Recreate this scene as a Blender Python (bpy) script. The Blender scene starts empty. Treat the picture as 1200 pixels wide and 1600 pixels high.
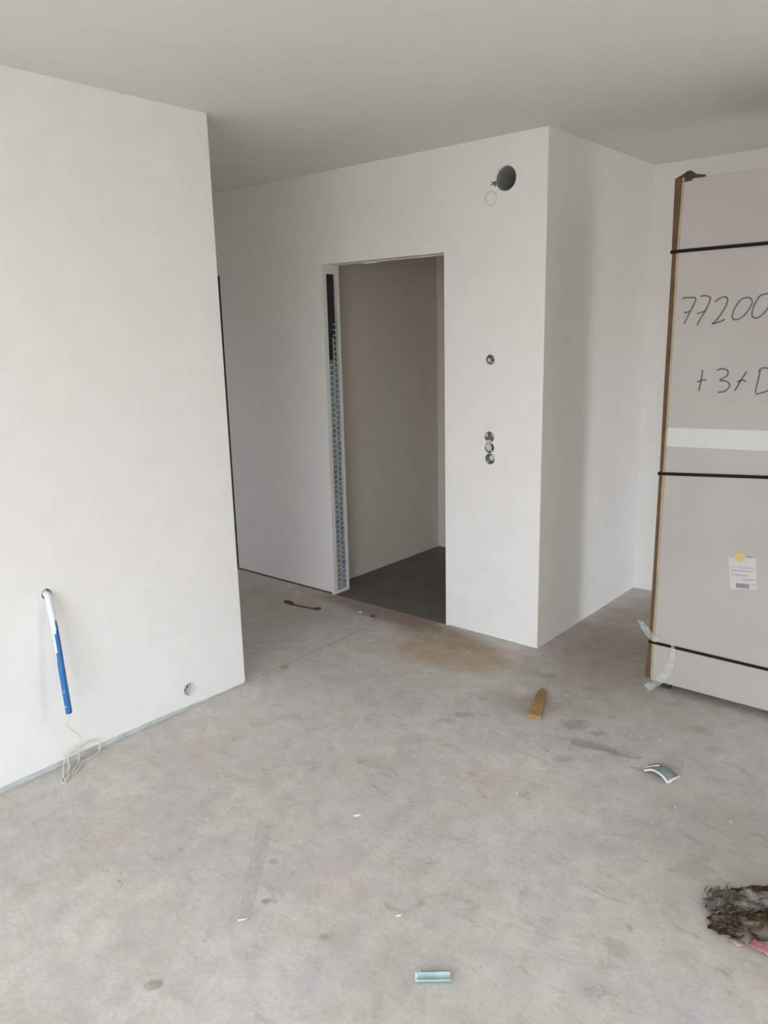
import bpy, bmesh, math, random
from mathutils import Vector, Matrix
random.seed(7)
S = bpy.context.scene
C = S.collection

# ------------------------------------------------------------------ camera, world, exposure
FPX, YAW, PITCH, ROLL, CAMH = 1221.5, math.radians(40.2736), math.radians(-13.0441), math.radians(-1.3523), 1.69
fwd = Vector((-math.sin(YAW) * math.cos(PITCH), math.cos(YAW) * math.cos(PITCH), math.sin(PITCH)))
r0 = Vector((math.cos(YAW), math.sin(YAW), 0))
u0 = r0.cross(fwd)
rgt = r0 * math.cos(ROLL) + u0 * math.sin(ROLL)
upv = -r0 * math.sin(ROLL) + u0 * math.cos(ROLL)
CAM = Vector((0, 0, CAMH))
cd = bpy.data.cameras.new('camera'); cam = bpy.data.objects.new('camera', cd); C.objects.link(cam)
cd.sensor_fit = 'VERTICAL'; cd.sensor_height = 36; cd.lens = 36 * FPX / 1600
cd.clip_start = 0.02; cd.clip_end = 200
m = Matrix((rgt, upv, -fwd)).transposed().to_4x4(); m.translation = CAM
cam.matrix_world = m
S.camera = cam

S.view_settings.view_transform = 'Standard'; S.view_settings.look = 'None'
S.view_settings.gamma = 1; S.view_settings.use_curve_mapping = False
S.view_settings.exposure = 1.0
S.cycles.diffuse_bounces = 7; S.cycles.max_bounces = 14

# overcast sky: bright above, pale ground haze below
W = bpy.data.worlds.new('overcast_sky'); S.world = W; W.use_nodes = True
wn = W.node_tree.nodes; wl = W.node_tree.links
bg = wn['Background']
tc = wn.new('ShaderNodeTexCoord'); sx = wn.new('ShaderNodeSeparateXYZ')
rp = wn.new('ShaderNodeValToRGB')
mr = wn.new('ShaderNodeMapRange'); mr.inputs['From Min'].default_value = -1; mr.inputs['From Max'].default_value = 1
wl.new(tc.outputs['Generated'], sx.inputs[0]); wl.new(sx.outputs['Z'], mr.inputs['Value'])
wl.new(mr.outputs[0], rp.inputs[0]); wl.new(rp.outputs[0], bg.inputs['Color'])
rp.color_ramp.elements[0].position = 0.47; rp.color_ramp.elements[0].color = (0.32, 0.315, 0.30, 1)
rp.color_ramp.elements[1].position = 0.52; rp.color_ramp.elements[1].color = (0.76, 0.84, 0.915, 1)
e = rp.color_ramp.elements.new(1.0); e.color = (0.91, 1.0, 1.09, 1)
bg.inputs['Strength'].default_value = 5.6

# planes of the room, in metres
XL, YL = -2.865, 2.288       # left partition: face and free end
YD = 3.527                   # wall with the doorway
XC = -1.93                   # side of the projecting block
YB = 4.81                    # back wall beyond the block
XR, YR = 2.3, -2.3           # wall on the right, wall behind the camera
XW = -5.7                    # end of the passage
HC = 2.60                    # ceiling
DX0, DX1, DH = -3.432, -2.531, 2.086
IX, IY = -3.577, 4.89        # inner room: left wall, rear wall

# windows: daylight openings (x or y range, z range); portals steer the sky light through them
REARWIN = (-1.7, 1.2, 0.02, 2.30)
SIDEWIN = (3.93, 4.79, 0.05, 2.45)
ADDEDWIN_SIDE = (-1.9, -1.1, 0.02, 2.30)  # unseen side opening, added to lift the left wall
ADDEDWIN_END = (2.42, 2.72, 0.03, 2.05)  # unseen end opening, added to brighten the passage
def portal(name, loc, sx_, sy_, rot):
    l = bpy.data.lights.new(name, 'AREA'); l.shape = 'RECTANGLE'; l.size = sx_; l.size_y = sy_
    l.cycles.is_portal = True
    o = bpy.data.objects.new(name, l); C.objects.link(o); o.location = loc; o.rotation_euler = rot
    return o
portal('window_portal', ((REARWIN[0] + REARWIN[1]) / 2, YR - 0.13, (REARWIN[2] + REARWIN[3]) / 2), REARWIN[1] - REARWIN[0], REARWIN[3] - REARWIN[2], (math.radians(90), 0, 0))
for wv in (SIDEWIN, ADDEDWIN_SIDE):
    portal('window_portal', (XR + 0.13, (wv[0] + wv[1]) / 2, (wv[2] + wv[3]) / 2), wv[3] - wv[2], wv[1] - wv[0], (0, math.radians(90), 0))
portal('window_portal', (XW - 0.06, (ADDEDWIN_END[0] + ADDEDWIN_END[1]) / 2, (ADDEDWIN_END[2] + ADDEDWIN_END[3]) / 2), ADDEDWIN_END[3] - ADDEDWIN_END[2], ADDEDWIN_END[1] - ADDEDWIN_END[0], (0, math.radians(-90), 0))

# ------------------------------------------------------------------ helpers
def ray(x, y):
    return fwd + rgt * ((x - 600) / FPX) - upv * ((y - 800) / FPX)
def P(x, y, ax, val):
    d = ray(x, y); return CAM + d * ((val - CAM[ax]) / d[ax])
def F(x, y, z=0.0): return P(x, y, 2, z)

def link(name, me, mat=None, parent=None):
    o = bpy.data.objects.new(name, me); C.objects.link(o)
    if mat is not None:
        for mm in (mat if isinstance(mat, (list, tuple)) else [mat]): me.materials.append(mm)
    if parent is not None: o.parent = parent
    return o
def obj(name, bm, mat=None, parent=None, smooth=False):
    me = bpy.data.meshes.new(name)
    bmesh.ops.recalc_face_normals(bm, faces=bm.faces[:])
    if smooth:
        for f in bm.faces: f.smooth = True
    bm.to_mesh(me); bm.free()
    return link(name, me, mat, parent)
def struct(o): o['kind'] = 'structure'; return o
def tag(o, label, cat, group=None):
    o['label'] = label; o['category'] = cat
    if group: o['group'] = group
    return o
def empty(name, loc, rz=0.0):
    o = bpy.data.objects.new(name, None); C.objects.link(o); o.location = loc; o.rotation_euler.z = rz
    o.empty_display_size = 0.05
    return o
def box(bm, lo, hi, mi=0):
    vs = [bm.verts.new((lo[0] if i & 1 == 0 else hi[0], lo[1] if i & 2 == 0 else hi[1], lo[2] if i & 4 == 0 else hi[2])) for i in range(8)]
    fs = []
    for q in ((0, 2, 3, 1), (4, 5, 7, 6), (0, 1, 5, 4), (2, 6, 7, 3), (0, 4, 6, 2), (1, 3, 7, 5)):
        f = bm.faces.new([vs[k] for k in q]); f.material_index = mi; fs.append(f)
    return vs, fs
def BX(lo, hi, bev=0.0, seg=2):
    bm = bmesh.new(); box(bm, lo, hi)
    if bev: bmesh.ops.bevel(bm, geom=bm.edges[:], offset=bev, segments=seg, profile=0.5, affect='EDGES')
    return bm
def cyl(bm, c, axis, r, depth, seg=40, r2=None):
    """solid cylinder from c, running 'depth' along axis"""
    a = Vector(axis).normalized(); t = a.orthogonal().normalized(); b = a.cross(t); c = Vector(c)
    r2 = r if r2 is None else r2
    A = [bm.verts.new(c + (t * math.cos(k * 2 * math.pi / seg) + b * math.sin(k * 2 * math.pi / seg)) * r) for k in range(seg)]
    B = [bm.verts.new(c + a * depth + (t * math.cos(k * 2 * math.pi / seg) + b * math.sin(k * 2 * math.pi / seg)) * r2) for k in range(seg)]
    bm.faces.new(A[::-1]); bm.faces.new(B)
    for k in range(seg): bm.faces.new((A[k], A[(k + 1) % seg], B[(k + 1) % seg], B[k]))
def lathe(bm, c, axis, prof, seg=40):
    """open surface of revolution; prof = (radius, distance along axis)"""
    a = Vector(axis).normalized(); t = a.orthogonal().normalized(); b = a.cross(t); c = Vector(c)
    rows = [[bm.verts.new(c + a * h + (t * math.cos(k * 2 * math.pi / seg) + b * math.sin(k * 2 * math.pi / seg)) * max(r, 1e-4)) for k in range(seg)] for r, h in prof]
    for i in range(len(rows) - 1):
        for k in range(seg): bm.faces.new((rows[i][k], rows[i][(k + 1) % seg], rows[i + 1][(k + 1) % seg], rows[i + 1][k]))
def spline(pts, n=8):
    pts = [Vector(p) for p in pts]; out = []
    for i in range(len(pts) - 1):
        p0 = pts[max(i - 1, 0)]; p1 = pts[i]; p2 = pts[i + 1]; p3 = pts[min(i + 2, len(pts) - 1)]
        for k in range(n):
            t = k / n
            out.append(0.5 * ((2 * p1) + (p2 - p0) * t + (2 * p0 - 5 * p1 + 4 * p2 - p3) * t * t + (3 * p1 - p0 - 3 * p2 + p3) * t ** 3))
    out.append(pts[-1]); return out
def tube(bm, pts, rad, seg=10, cap=True):
    pts = [Vector(p) for p in pts]; N = len(pts)
    rr = rad if callable(rad) else (lambda t: rad)
    t0 = (pts[1] - pts[0]).normalized(); nrm = t0.orthogonal().normalized(); rows = []
    for i, p in enumerate(pts):
        t = (pts[min(i + 1, N - 1)] - pts[max(i - 1, 0)]).normalized()
        nrm = (nrm - t * nrm.dot(t)).normalized(); b = t.cross(nrm); r = rr(i / (N - 1))
        rows.append([bm.verts.new(p + (nrm * math.cos(k * 2 * math.pi / seg) + b * math.sin(k * 2 * math.pi / seg)) * r) for k in range(seg)])
    for i in range(N - 1):
        for k in range(seg): bm.faces.new((rows[i][k], rows[i][(k + 1) % seg], rows[i + 1][(k + 1) % seg], rows[i + 1][k]))
    if cap: bm.faces.new(rows[0][::-1]); bm.faces.new(rows[-1])
def carve(o, cutters):
    """subtract the cutter meshes one after another and keep the result as plain mesh"""
    for cb in cutters:
        me = bpy.data.meshes.new('cut'); bmesh.ops.recalc_face_normals(cb, faces=cb.faces[:]); cb.to_mesh(me); cb.free()
        co = bpy.data.objects.new('cut', me); C.objects.link(co)
        md = o.modifiers.new('b', 'BOOLEAN'); md.operation = 'DIFFERENCE'; md.solver = 'EXACT'; md.object = co
        dg = bpy.context.evaluated_depsgraph_get(); dg.update()
        nm = bpy.data.meshes.new_from_object(o.evaluated_get(dg))
        o.modifiers.clear(); old = o.data; o.data = nm; nm.name = o.name
        bpy.data.objects.remove(co); bpy.data.meshes.remove(me); bpy.data.meshes.remove(old)
def box_bm(lo, hi):
    bm = bmesh.new(); box(bm, lo, hi); return bm
def cyl_bm(*a, **k):
    bm = bmesh.new(); cyl(bm, *a, **k); return bm

# ------------------------------------------------------------------ materials
class NT:
    def __init__(s, name):
        s.m = bpy.data.materials.new(name); s.m.use_nodes = True; s.t = s.m.node_tree; s.b = s.t.nodes['Principled BSDF']
        s.tc = s.t.nodes.new('ShaderNodeTexCoord'); s.out = s.t.nodes['Material Output']
    def n(s, kind, **k):
        x = s.t.nodes.new('ShaderNode' + kind)
        for a, v in k.items(): setattr(x, a, v)
        return x
    def l(s, a, b): s.t.links.new(a, b)
    def co(s, scale=(1, 1, 1), rot=(0, 0, 0), loc=(0, 0, 0)):
        mp = s.n('Mapping'); mp.inputs['Scale'].default_value = scale; mp.inputs['Rotation'].default_value = rot; mp.inputs['Location'].default_value = loc
        s.l(s.tc.outputs['Object'], mp.inputs['Vector']); return mp.outputs[0]
    def noise(s, scale, detail=4, rough=0.55, vec=None, dist=0.0):
        x = s.n('TexNoise'); x.inputs['Scale'].default_value = scale; x.inputs['Detail'].default_value = detail
        x.inputs['Roughness'].default_value = rough; x.inputs['Distortion'].default_value = dist
        s.l(vec if vec is not None else s.tc.outputs['Object'], x.inputs['Vector']); return x.outputs['Fac']
    def ramp(s, fac, stops):
        r = s.n('ValToRGB'); els = r.color_ramp.elements
        while len(els) < len(stops): els.new(0.5)
        for e_, (p, c) in zip(els, stops):
            e_.position = p; e_.color = c if len(c) == 4 else (*c, 1)
        s.l(fac, r.inputs[0]); return r.outputs[0]
    def mix(s, a, b, fac, mode='MIX'):
        x = s.n('MixRGB', blend_type=mode)
        for i, v in ((0, fac), (1, a), (2, b)):
            if hasattr(v, 'is_linked'): s.l(v, x.inputs[i])
            elif isinstance(v, (int, float)): x.inputs[i].default_value = v
            else: x.inputs[i].default_value = (*v, 1) if len(v) == 3 else v
        return x.outputs[0]
    def math(s, op, a, b=0.0, clamp=False):
        x = s.n('Math', operation=op, use_clamp=clamp)
        for i, v in ((0, a), (1, b)):
            if hasattr(v, 'is_linked'): s.l(v, x.inputs[i])
            else: x.inputs[i].default_value = v
        return x.outputs[0]
    def bump(s, h, strength=0.2, dist=0.002):
        x = s.n('Bump'); x.inputs['Strength'].default_value = strength; x.inputs['Distance'].default_value = dist
        s.l(h, x.inputs['Height']); s.l(x.outputs[0], s.b.inputs['Normal'])
    def blob(s, cx, cy, rx, ry, rot=0.0, soft=0.6, wob=0.5, scale=7.0):
        """irregular stain mask centred on a place of the floor"""
        v = s.n('VectorMath', operation='SUBTRACT'); s.l(s.tc.outputs['Object'], v.inputs[0]); v.inputs[1].default_value = (cx, cy, 0)
        mp = s.n('Mapping'); mp.inputs['Rotation'].default_value = (0, 0, -rot); s.l(v.outputs[0], mp.inputs[0])
        m2 = s.n('VectorMath', operation='MULTIPLY'); s.l(mp.outputs[0], m2.inputs[0]); m2.inputs[1].default_value = (1 / rx, 1 / ry, 0)
        ln = s.n('VectorMath', operation='LENGTH'); s.l(m2.outputs[0], ln.inputs[0])
        d = s.math('ADD', ln.outputs['Value'], s.math('MULTIPLY', s.math('SUBTRACT', s.noise(scale, 5, 0.65), 0.5), 2 * wob))
        r = s.n('MapRange', interpolation_type='SMOOTHSTEP'); s.l(d, r.inputs['Value'])
        r.inputs['From Min'].default_value = 1 + soft; r.inputs['From Max'].default_value = 1 - soft
        return r.outputs[0]
def base(name, col, rough=0.6, metal=0.0, var=0.06, scale=20, bump=0.0, bscale=120, spec=None):
    t = NT(name); c = Vector(col)
    f = t.noise(scale, 4)
    t.l(t.ramp(f, [(0.3, tuple(c * (1 - var))), (0.7, tuple(c * (1 + var)))]), t.b.inputs['Base Color'])
    t.b.inputs['Roughness'].default_value = rough; t.b.inputs['Metallic'].default_value = metal
    if spec is not None: t.b.inputs['Specular IOR Level'].default_value = spec
    if bump: t.bump(t.noise(bscale, 4), bump)
    return t.m
def paint(name, c, var=0.015, stain=None):
    t = NT(name); cv = Vector(c)
    big = t.noise(1.3, 3); mid = t.noise(9, 4)
    col = t.mix(t.ramp(big, [(0.3, tuple(cv * (1 - var))), (0.7, tuple(cv * (1 + var * 0.6)))]), t.ramp(mid, [(0.35, (0.975, 0.97, 0.96)), (0.65, (1, 1, 1))]), 1.0, 'MULTIPLY')
    t.l(col, t.b.inputs['Base Color']); t.b.inputs['Roughness'].default_value = 0.75
    t.b.inputs['Specular IOR Level'].default_value = 0.25
    t.bump(t.math('ADD', t.noise(260, 3), t.math('MULTIPLY', t.noise(22, 3), 1.5)), 0.10, 0.0015)
    return t.m
M = {}
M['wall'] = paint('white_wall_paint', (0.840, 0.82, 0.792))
M['innerwall'] = paint('shaded_beige_plaster', (0.68, 0.62, 0.545), 0.03)  # beige plaster with some of the inner room's shade in its colour
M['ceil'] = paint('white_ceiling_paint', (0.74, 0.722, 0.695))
M['ringplaster'] = base('ring_plaster', (0.70, 0.68, 0.65), 0.9, var=0.08, scale=40)
M['plaster'] = base('raw_plaster', (0.66, 0.65, 0.63), 0.9, var=0.12, scale=30, bump=0.4, bscale=90)
M['crumb'] = base('screed_crumb', (0.58, 0.55, 0.51), 0.9, var=0.2, scale=4)
M['footstrip'] = base('grey_edge_strip', (0.50, 0.53, 0.53), 0.8, var=0.2, scale=14, bump=0.3)
M['dark_gap'] = base('dark_gap', (0.03, 0.03, 0.03), 0.9)
M['gapshade'] = base('joint_shade', (0.13, 0.12, 0.10), 0.95, var=0.5, scale=12)  # dark tone painting the shade in the wall's bottom gap
M['darkdoor'] = base('anthracite_door', (0.02, 0.021, 0.022), 0.6)
M['boxgrey'] = base('grey_plastic', (0.25, 0.24, 0.225), 0.7, var=0.4, scale=60)
M['boxmortar'] = base('mortar_smear', (0.58, 0.56, 0.53), 0.95, var=0.15, scale=50, bump=0.5)
M['duct'] = base('galvanised_duct', (0.62, 0.64, 0.64), 0.42, 0.55, var=0.1, scale=30)
M['mesh'] = base('galvanised_lath', (0.66, 0.70, 0.72), 0.5, 0.3, var=0.1)
M['lathfill'] = base('blue_grey_mortar', (0.30, 0.33, 0.35), 0.9, var=0.35, scale=18, bump=0.4)
M['blue'] = base('blue_conduit', (0.017, 0.14, 0.385), 0.5, var=0.10, scale=40)
M['white_pl'] = base('white_coating', (0.74, 0.78, 0.80), 0.55, var=0.06, scale=40)
M['cable'] = base('cream_cable', (0.66, 0.65, 0.58), 0.5, var=0.05)
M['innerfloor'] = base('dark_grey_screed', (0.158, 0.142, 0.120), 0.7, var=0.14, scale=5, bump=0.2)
M['brown'] = base('brown_cardboard', (0.125, 0.068, 0.034), 0.85, var=0.25, scale=14, bump=0.3)
M['flap'] = base('shaded_torn_cardboard', (0.06, 0.038, 0.022), 0.9, var=0.5, scale=30)  # torn brown cardboard, darkened to hold its under-shadow
M['tan'] = base('tan_cardboard', (0.42, 0.35, 0.23), 0.85, var=0.12, scale=14)
M['strap'] = base('black_strap', (0.016, 0.014, 0.012), 0.8, spec=0.15)
M['band'] = base('white_band', (0.60, 0.61, 0.57), 0.4, var=0.02)
M['paper'] = base('label_paper', (0.58, 0.55, 0.56), 0.6, var=0.03)
M['yellow'] = base('yellow_dot', (0.62, 0.50, 0.17), 0.6, var=0.05)
M['print'] = base('grey_print', (0.27, 0.24, 0.25), 0.7, var=0.1)
M['print2'] = base('faint_print', (0.45, 0.42, 0.43), 0.7, var=0.1)
M['ink'] = base('marker_ink', (0.11, 0.105, 0.10), 0.6, var=0.4, scale=40)
M['wood'] = base('yellow_brown_wood', (0.36, 0.21, 0.085), 0.7, var=0.25, scale=30, bump=0.3)
M['darkwood'] = base('dark_bearer_wood', (0.05, 0.045, 0.04), 0.85, var=0.3)
M['scrapgrey'] = base('slate_grey_plastic', (0.20, 0.24, 0.255), 0.5, var=0.12, scale=40)
M['scrapwhite'] = base('white_plastic_edge', (0.72, 0.71, 0.69), 0.5)
M['scrapblue'] = base('pale_blue_plastic', (0.45, 0.62, 0.65), 0.5, var=0.1, scale=40)
M['dark_bit'] = base('dark_dirt', (0.085, 0.073, 0.058), 0.9, var=0.4, scale=60)
M['chip'] = base('white_chip', (0.80, 0.79, 0.76), 0.8)
M['scraptan'] = base('torn_tan_card', (0.36, 0.28, 0.20), 0.85, var=0.3, scale=40)
M['pink'] = base('pink_foam', (0.47, 0.19, 0.21), 0.8, var=0.35, scale=30)

def card_face():
    t = NT('grey_beige_cardboard')
    c = t.mix(t.ramp(t.noise(2.2, 4), [(0.3, (0.46, 0.42, 0.395)), (0.7, (0.50, 0.465, 0.44))]), t.ramp(t.noise(300, 2), [(0.3, (0.95, 0.95, 0.95)), (0.7, (1.02, 1.02, 1.02))]), 1, 'MULTIPLY')
    t.l(c, t.b.inputs['Base Color']); t.b.inputs['Roughness'].default_value = 0.8; t.b.inputs['Specular IOR Level'].default_value = 0.2
    t.bump(t.noise(6, 3), 0.08, 0.004)
    return t.m
M['card'] = card_face()

def screed():
    t = NT('dusty_concrete_screed')
    big = t.noise(1.6, 5, 0.6)
    c = t.ramp(big, [(0.30, (0.555, 0.515, 0.475)), (0.50, (0.63, 0.595, 0.56)), (0.70, (0.69, 0.66, 0.625))])
    # pale swept streaks running towards the doorway
    st = t.noise(2.4, 5, 0.6, t.co((3.6, 0.5, 1), (0, 0, math.radians(-6))))
    c = t.mix(c, (0.69, 0.66, 0.625), t.ramp(st, [(0.50, (0, 0, 0)), (0.72, (0.75, 0.75, 0.75))]))
    # cool and pinkish patches
    c = t.mix(c, (0.555, 0.555, 0.56), t.ramp(t.noise(3.1, 4, 0.6, t.co(loc=(7, 3, 1))), [(0.46, (0, 0, 0)), (0.66, (0.6, 0.6, 0.6))]))
    c = t.mix(c, (0.60, 0.515, 0.455), t.ramp(t.noise(3.6, 5, 0.6, t.co(loc=(2, 9, 4))), [(0.49, (0, 0, 0)), (0.68, (0.38, 0.38, 0.38))]))
    # stains, dust and painted shade, each of its own shape
    for cx, cy, rx, ry, ro, sf, wb, col, amt in (
        (-2.95, 3.46, 0.62, 0.10, -0.03, 0.5, 0.35, (0.27, 0.19, 0.145), 0.75),
        (-2.25, 3.20, 0.36, 0.17, 0.25, 0.6, 0.6, (0.46, 0.33, 0.20), 0.75),
        (-2.45, 3.36, 0.34, 0.10, 0.0, 0.6, 0.5, (0.33, 0.235, 0.17), 0.6),
        (-1.60, 4.05, 0.36, 0.75, 0.0, 0.6, 0.5, (0.33, 0.275, 0.23), 0.75),  # brown dust with painted shade between block and pack
        (-1.35, 3.30, 0.35, 0.22, 0.2, 0.7, 0.6, (0.40, 0.36, 0.32), 0.45),
        (-3.75, 3.22, 0.75, 0.26, 0.0, 0.7, 0.5, (0.50, 0.41, 0.345), 0.5),
        (-3.6, 2.75, 0.40, 0.35, 0.0, 0.8, 0.6, (0.48, 0.42, 0.37), 0.3),
        (-0.45, 2.55, 0.55, 0.40, 0.3, 0.8, 0.7, (0.40, 0.375, 0.345), 0.75),  # painted shade where the floor dims at the right
        (-1.05, 2.95, 0.50, 0.22, 0.4, 0.8, 0.7, (0.42, 0.40, 0.38), 0.5),
        (-1.62, 2.95, 0.22, 0.10, 0.4, 0.7, 0.7, (0.36, 0.32, 0.28), 0.55),
    ):
        c = t.mix(c, col, t.math('MULTIPLY', t.blob(cx, cy, rx, ry, ro, sf, wb), amt))
    # bootprints and smears, each where it lies
    for px, py, rx, ry, ro, am in ((896, 1132, 0.075, 0.030, 0.5, 0.6), (724, 1116, 0.060, 0.016, 0.7, 0.6), (700, 1126, 0.045, 0.016, 0.6, 0.4), (858, 1056, 0.05, 0.016, 0.4, 0.5), (935, 1146, 0.05, 0.014, 0.6, 0.5),
                                   (930, 1166, 0.16, 0.018, 0.15, 0.6), (1090, 1140, 0.06, 0.02, 0.5, 0.4), (878, 1186, 0.05, 0.015, 0.8, 0.4), (640, 1155, 0.10, 0.03, 1.0, 0.3), (240, 1538, 0.03, 0.012, 0.9, 0.7), (417, 1408, 0.02, 0.007, 0.9, 0.7), (428, 1346, 0.016, 0.010, 0.4, 0.5), (508, 1463, 0.02, 0.008, 0.5, 0.5), (565, 1190, 0.03, 0.010, 0.7, 0.4), (960, 1480, 0.05, 0.02, 0.6, 0.35), (1080, 1360, 0.08, 0.03, 0.5, 0.4)):
        q = F(px, py); c = t.mix(c, (0.26, 0.235, 0.205), t.math('MULTIPLY', t.blob(q.x, q.y, rx * 0.75, ry * 1.5, ro, 0.5, 1.3, 30.0), am * 0.85))
    # layout line snapped on from the left partition
    c = t.mix(c, (0.42, 0.36, 0.28), t.math('MULTIPLY', t.blob(-2.872, 2.85, 0.006, 0.62, 0, 0.5, 0.6, 12.0), 0.55))
    # dark scuffs, denser towards the middle of the room, and fine specks
    sc = t.noise(9, 6, 0.7, t.co((1.0, 2.2, 1), (0, 0, 0.6)), 0.6)
    c = t.mix(c, (0.25, 0.23, 0.215), t.math('MULTIPLY', t.ramp(sc, [(0.56, (0, 0, 0)), (0.70, (1, 1, 1))]), t.math('MULTIPLY', t.blob(-1.2, 2.2, 1.6, 1.4, 0, 0.8, 0.3, 2.0), 0.5)))
    v = t.n('TexVoronoi'); v.inputs['Scale'].default_value = 30; t.l(t.tc.outputs['Object'], v.inputs['Vector'])
    sp = t.math('LESS_THAN', v.outputs['Distance'], t.math('MULTIPLY', t.math('SUBTRACT', t.noise(4, 3), 0.52), 0.9))
    c = t.mix(c, (0.27, 0.25, 0.23), t.math('MULTIPLY', sp, 0.45))
    v2 = t.n('TexVoronoi'); v2.inputs['Scale'].default_value = 22; t.l(t.co(loc=(5, 5, 0)), v2.inputs['Vector'])
    sp2 = t.math('LESS_THAN', v2.outputs['Distance'], t.math('MULTIPLY', t.math('SUBTRACT', t.noise(5, 3, 0.5, t.co(loc=(1, 8, 0))), 0.60), 0.8))
    c = t.mix(c, (0.74, 0.72, 0.69), t.math('MULTIPLY', sp2, 0.6))
    c = t.mix(c, t.ramp(t.noise(13, 5, 0.65, None, 0.4), [(0.32, (0.88, 0.875, 0.87)), (0.62, (1.03, 1.03, 1.03))]), 1.0, 'MULTIPLY')
    c = t.mix(c, t.ramp(t.noise(70, 4, 0.7), [(0.3, (0.90, 0.90, 0.90)), (0.7, (1.05, 1.05, 1.05))]), 1.0, 'MULTIPLY')
    t.l(c, t.b.inputs['Base Color']); t.b.inputs['Roughness'].default_value = 0.85; t.b.inputs['Specular IOR Level'].default_value = 0.3
    t.bump(t.math('ADD', t.noise(45, 5, 0.6), t.math('MULTIPLY', t.noise(6, 4), 2.0)), 0.25, 0.003)
    return t.m
M['screed'] = screed()
def film(name, col, alpha):
    t = NT(name)
    t.b.inputs['Base Color'].default_value = (*col, 1); t.b.inputs['Roughness'].default_value = 0.25
    f = t.ramp(t.noise(40, 3), [(0.35, (alpha * 0.6,) * 3), (0.7, (alpha,) * 3)]); t.l(f, t.b.inputs['Alpha'])
    return t.m
M['film'] = film('clear_film', (0.80, 0.82, 0.82), 0.40)
M['tape'] = film('frosted_tape', (0.70, 0.70, 0.65), 0.50)
def wool_mat(name, a, b, c3):
    t = NT(name)
    t.l(t.ramp(t.noise(22, 5, 0.7), [(0.36, a), (0.5, b), (0.64, c3)]), t.b.inputs['Base Color']); t.b.inputs['Roughness'].default_value = 1.0
    t.b.inputs['Specular IOR Level'].default_value = 0.05
    t.bump(t.noise(90, 5, 0.7), 0.8, 0.006)
    return t.m
M['wool'] = wool_mat('matted_wool', (0.030, 0.021, 0.013), (0.080, 0.058, 0.036), (0.20, 0.165, 0.125))
M['wool2'] = wool_mat('matted_wool_grey', (0.07, 0.058, 0.044), (0.18, 0.16, 0.135), (0.31, 0.295, 0.27))

# ------------------------------------------------------------------ the setting
TW = 0.145                                         # wall with the doorway
OUT = 0.25
fl = obj('floor', box_bm((XW - OUT, YR - OUT, -0.12), (XR + OUT, YD, 0)), M['screed']); struct(fl)
f2 = obj('floor', box_bm((XC - 0.12, YD, -0.12), (XR + OUT, YB + OUT, 0)), M['screed']); struct(f2)
f3 = obj('floor', box_bm((XW - OUT, YD, -0.12), (XC - 0.12, IY + OUT, 0)), M['innerfloor']); struct(f3)
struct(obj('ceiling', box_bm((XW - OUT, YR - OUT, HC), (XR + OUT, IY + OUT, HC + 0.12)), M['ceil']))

# left partition, free end rounded by its corner bead; plaster stops short of the floor
def rounded_wall(lo, hi, pick, r=0.006):
    bm = box_bm(lo, hi)
    ed = [e_ for e_ in bm.edges if pick((e_.verts[0].co + e_.verts[1].co) / 2) and abs(e_.verts[0].co.z - e_.verts[1].co.z) > 1]
    bmesh.ops.bevel(bm, geom=ed, offset=r, segments=4, profile=0.5, affect='EDGES')
    return bm
def foot_cut():
    bm = bmesh.new(); ys = [YR - 1, 1.2, 1.55, 1.85, 2.05, YL + 0.1]; zt = [0.026, 0.026, 0.025, 0.021, 0.012, 0.006]; rows_ = []
    for y_, z_ in zip(ys, zt): rows_.append([bm.verts.new(p) for p in ((XL - 0.010, y_, -0.05), (XL + 0.05, y_, -0.05), (XL + 0.05, y_, z_), (XL - 0.010, y_, z_))])
    for a_, b_ in zip(rows_, rows_[1:]):
        for k in range(4): bm.faces.new((a_[k], a_[(k + 1) % 4], b_[(k + 1) % 4], b_[k]))
    bm.faces.new(rows_[0][::-1]); bm.faces.new(rows_[-1]); return bm
hole_tube = P(73, 928, 0, XL); sock = P(295.5, 1077, 0, XL)
wl_ = obj('wall_left', rounded_wall((XL - 0.10, YR - 0.05, 0), (XL, YL, HC), lambda c: c.y > YL - 0.01), M['wall']); struct(wl_)
carve(wl_, [foot_cut(),
            cyl_bm((XL - 0.06, hole_tube.y, hole_tube.z), (1, 0, 0), 0.021, 0.1),
            cyl_bm((XL - 0.05, sock.y, sock.z), (1, 0, 0), 0.031, 0.1)])
bm = bmesh.new(); rows = []
for y_, z_ in ((YR - 0.04, 0.0255), (1.2, 0.0255), (1.55, 0.0245), (1.85, 0.0205), (2.05, 0.0115), (YL - 0.012, 0.0060)):
    rows.append([bm.verts.new(p) for p in ((XL - 0.0105, y_, 0.0003), (XL - 0.004, y_, 0.0003), (XL - 0.004, y_, z_), (XL - 0.0105, y_, z_))])
for a_, b_ in zip(rows, rows[1:]):
    for k in range(4): bm.faces.new((a_[k], a_[(k + 1) % 4], b_[(k + 1) % 4], b_[k]))
bm.faces.new(rows[0][::-1]); bm.faces.new(rows[-1])
fs = obj('baseboard_left', bm, M['footstrip']); struct(fs)
# passage: side and end walls
struct(obj('wall_passage_side', box_bm((XW, YL - 0.10, 0), (XL - 0.10, YL, HC)), M['wall']))
wpe = obj('wall_passage_end', box_bm((XW - 0.1, YL - 0.2, 0), (XW, YD + TW, HC)), M['wall']); struct(wpe)
carve(wpe, [box_bm((XW - 1, ADDEDWIN_END[0], ADDEDWIN_END[2]), (XW + 1, ADDEDWIN_END[1], ADDEDWIN_END[3]))])

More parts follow.
